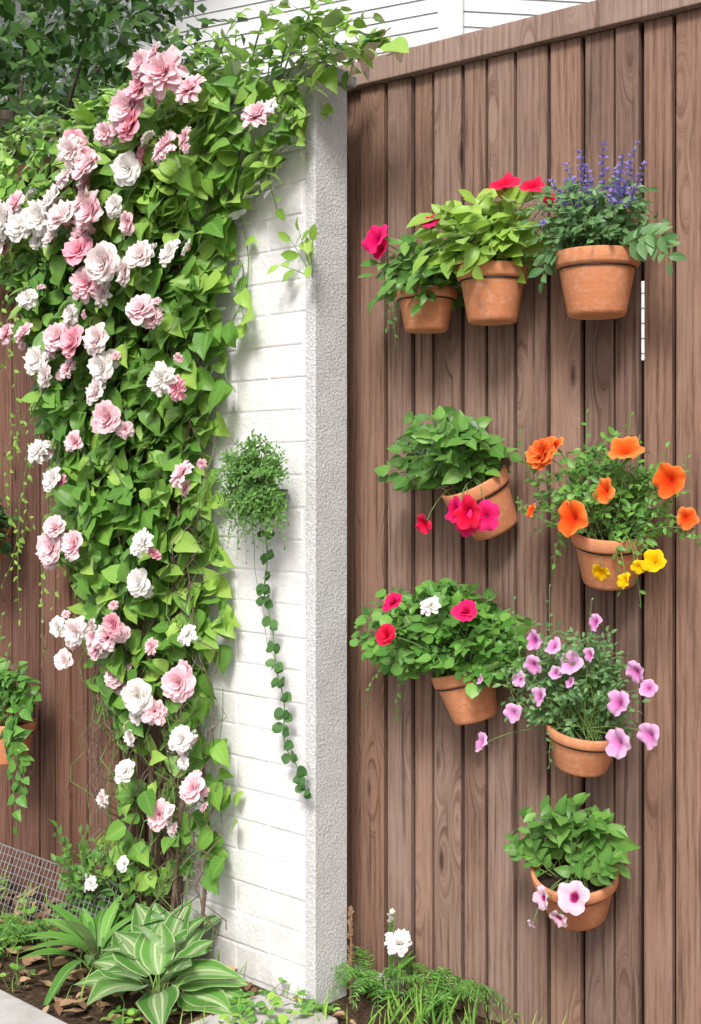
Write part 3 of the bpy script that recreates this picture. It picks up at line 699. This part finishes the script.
def sub(nm,lst,mats,rz,bev=.005):
    o_=boxes(nm,lst,mats,bev,house); o_.rotation_euler=(0,0,rz); return o_
siding('front_siding',7.,math.radians(8),5.6)
s2=siding('side_siding',6.,math.radians(153),5.6)
s2.scale=(1,-1,1)
sub('corner_trim',[(-.06,.10,-.05,.06,0,5.62)],[m_trim],math.radians(-10))
sub('front_window_trim',[(2,2.1,-.06,0,1.2,2.6),(3,3.1,-.06,0,1.2,2.6),(2.1,3,-.06,0,2.5,2.6),(2.1,3,-.08,0,1.2,1.28),(2.1,3,-.045,0,1.88,1.93)],[m_trim],math.radians(8))
sub('front_window_glass',[(2.1,3,-.03,-.024,1.28,2.5)],[m_glass],math.radians(8),0)
sub('eave',[(-.4,7.3,-.4,.3,5.6,5.75)],[m_trim],math.radians(8))
bm=bmesh.new(); vs=[bm.verts.new(p) for p in ((-5.6,-.5,5.76),(7,-.1,5.76),(7,5,5.76),(-5.6,5,5.76),(-3,2.4,7.6),(5,2.6,7.6))]
for f in ((0,1,5,4),(1,2,5),(2,3,4,5),(3,0,4)): bm.faces.new([vs[i] for i in f])
me=bpy.data.meshes.new('roof'); bm.to_mesh(me); bm.free(); me.materials.append(m_roof); ob=bpy.data.objects.new('roof',me); COL.objects.link(ob); ob.parent=house

# ------------------------------------------------------------------ trees behind
m_bark=simple_mat('bark',(.07,.05,.04),(.14,.11,.09),14,.95,1.,.02,stretch=(1,1,.2))
def tree(name,loc,h,r,nleaf,ls,seed,rad=.45):
    random.seed(seed); np.random.seed(seed)
    e=empty(name,loc); mb=MB()
    mb.tube(bez((0,0,0),(.1,0,h*.4),(0,.05,h*.8),12),.11,.04,1,10)
    ends=[]
    for i in range(24):
        z0=U(.3,.75)*h; a=U(0,6.283); q=U(.4,1.)*r; en=np.array([math.cos(a)*q,math.sin(a)*q,z0+U(.05,.45)*h*.6])
        mb.tube(bez((0,0,z0),(en[0]*.5,en[1]*.5,z0+.2),en,8),.02,.005,1,6); ends.append(en)
        for k in range(3): ends.append(en*U(.6,1)+rv(.2))
    for i in range(nleaf):
        c=random.choice(ends); d=nv(rv()); p=c+d*U(.05,rad)*(1,1,.75)
        if p[2]<1.3: continue
        mb.add(random.choice(DIA),basis((U(-1,1),U(-1,1),U(-1,.3)),(d[0],d[1]-.3,d[2]+.6)),p,ls*U(.7,1.3),0)
    mb.build('tree_mesh',[m_tree,m_bark],e)
tree('garden_tree',(-1.68,6.0,0),3.7,.92,9500,.08,3)
tree('garden_tree',(-2.9,6.8,0),4.4,1.3,7000,.11,5)
tree('garden_tree',(-2.0,7.3,0),4.4,1.05,9000,.12,9,.55)

# ------------------------------------------------------------------ light
w=bpy.data.worlds.new('World'); sc.world=w; w.use_nodes=True; nt=w.node_tree
bg=nt.nodes['Background']; sky=nt.nodes.new('ShaderNodeTexSky'); sky.sky_type='NISHITA'; sky.sun_disc=False
sd=Vector((-.16,-.72,.74)).normalized()
el=math.asin(sd.z); az=math.atan2(sd.x,sd.y)
sky.sun_elevation=el; sky.sun_rotation=az; sky.dust_density=5.; sky.air_density=.8; sky.ozone_density=1.
nt.links.new(sky.outputs[0],bg.inputs[0]); bg.inputs[1].default_value=.15
L=bpy.data.lights.new('sun','SUN'); L.energy=3.0; L.angle=math.radians(15); L.color=(1,.975,.94)
lo=bpy.data.objects.new('sun',L); COL.objects.link(lo); lo.rotation_euler=sd.to_track_quat('Z','Y').to_euler()

# ------------------------------------------------------------------ camera
cd=bpy.data.cameras.new('camera'); cam=bpy.data.objects.new('camera',cd); COL.objects.link(cam); sc.camera=cam
cd.sensor_fit='VERTICAL'; cd.sensor_height=24; cd.lens=24*1236/1024; cd.shift_y=-32/1024; cd.clip_end=500; cd.clip_start=.02
cam.location=(0,0,1.16); cam.rotation_euler=(math.radians(90),0,0)
sc.view_settings.view_transform='Standard'; sc.view_settings.look='None'; sc.view_settings.exposure=0
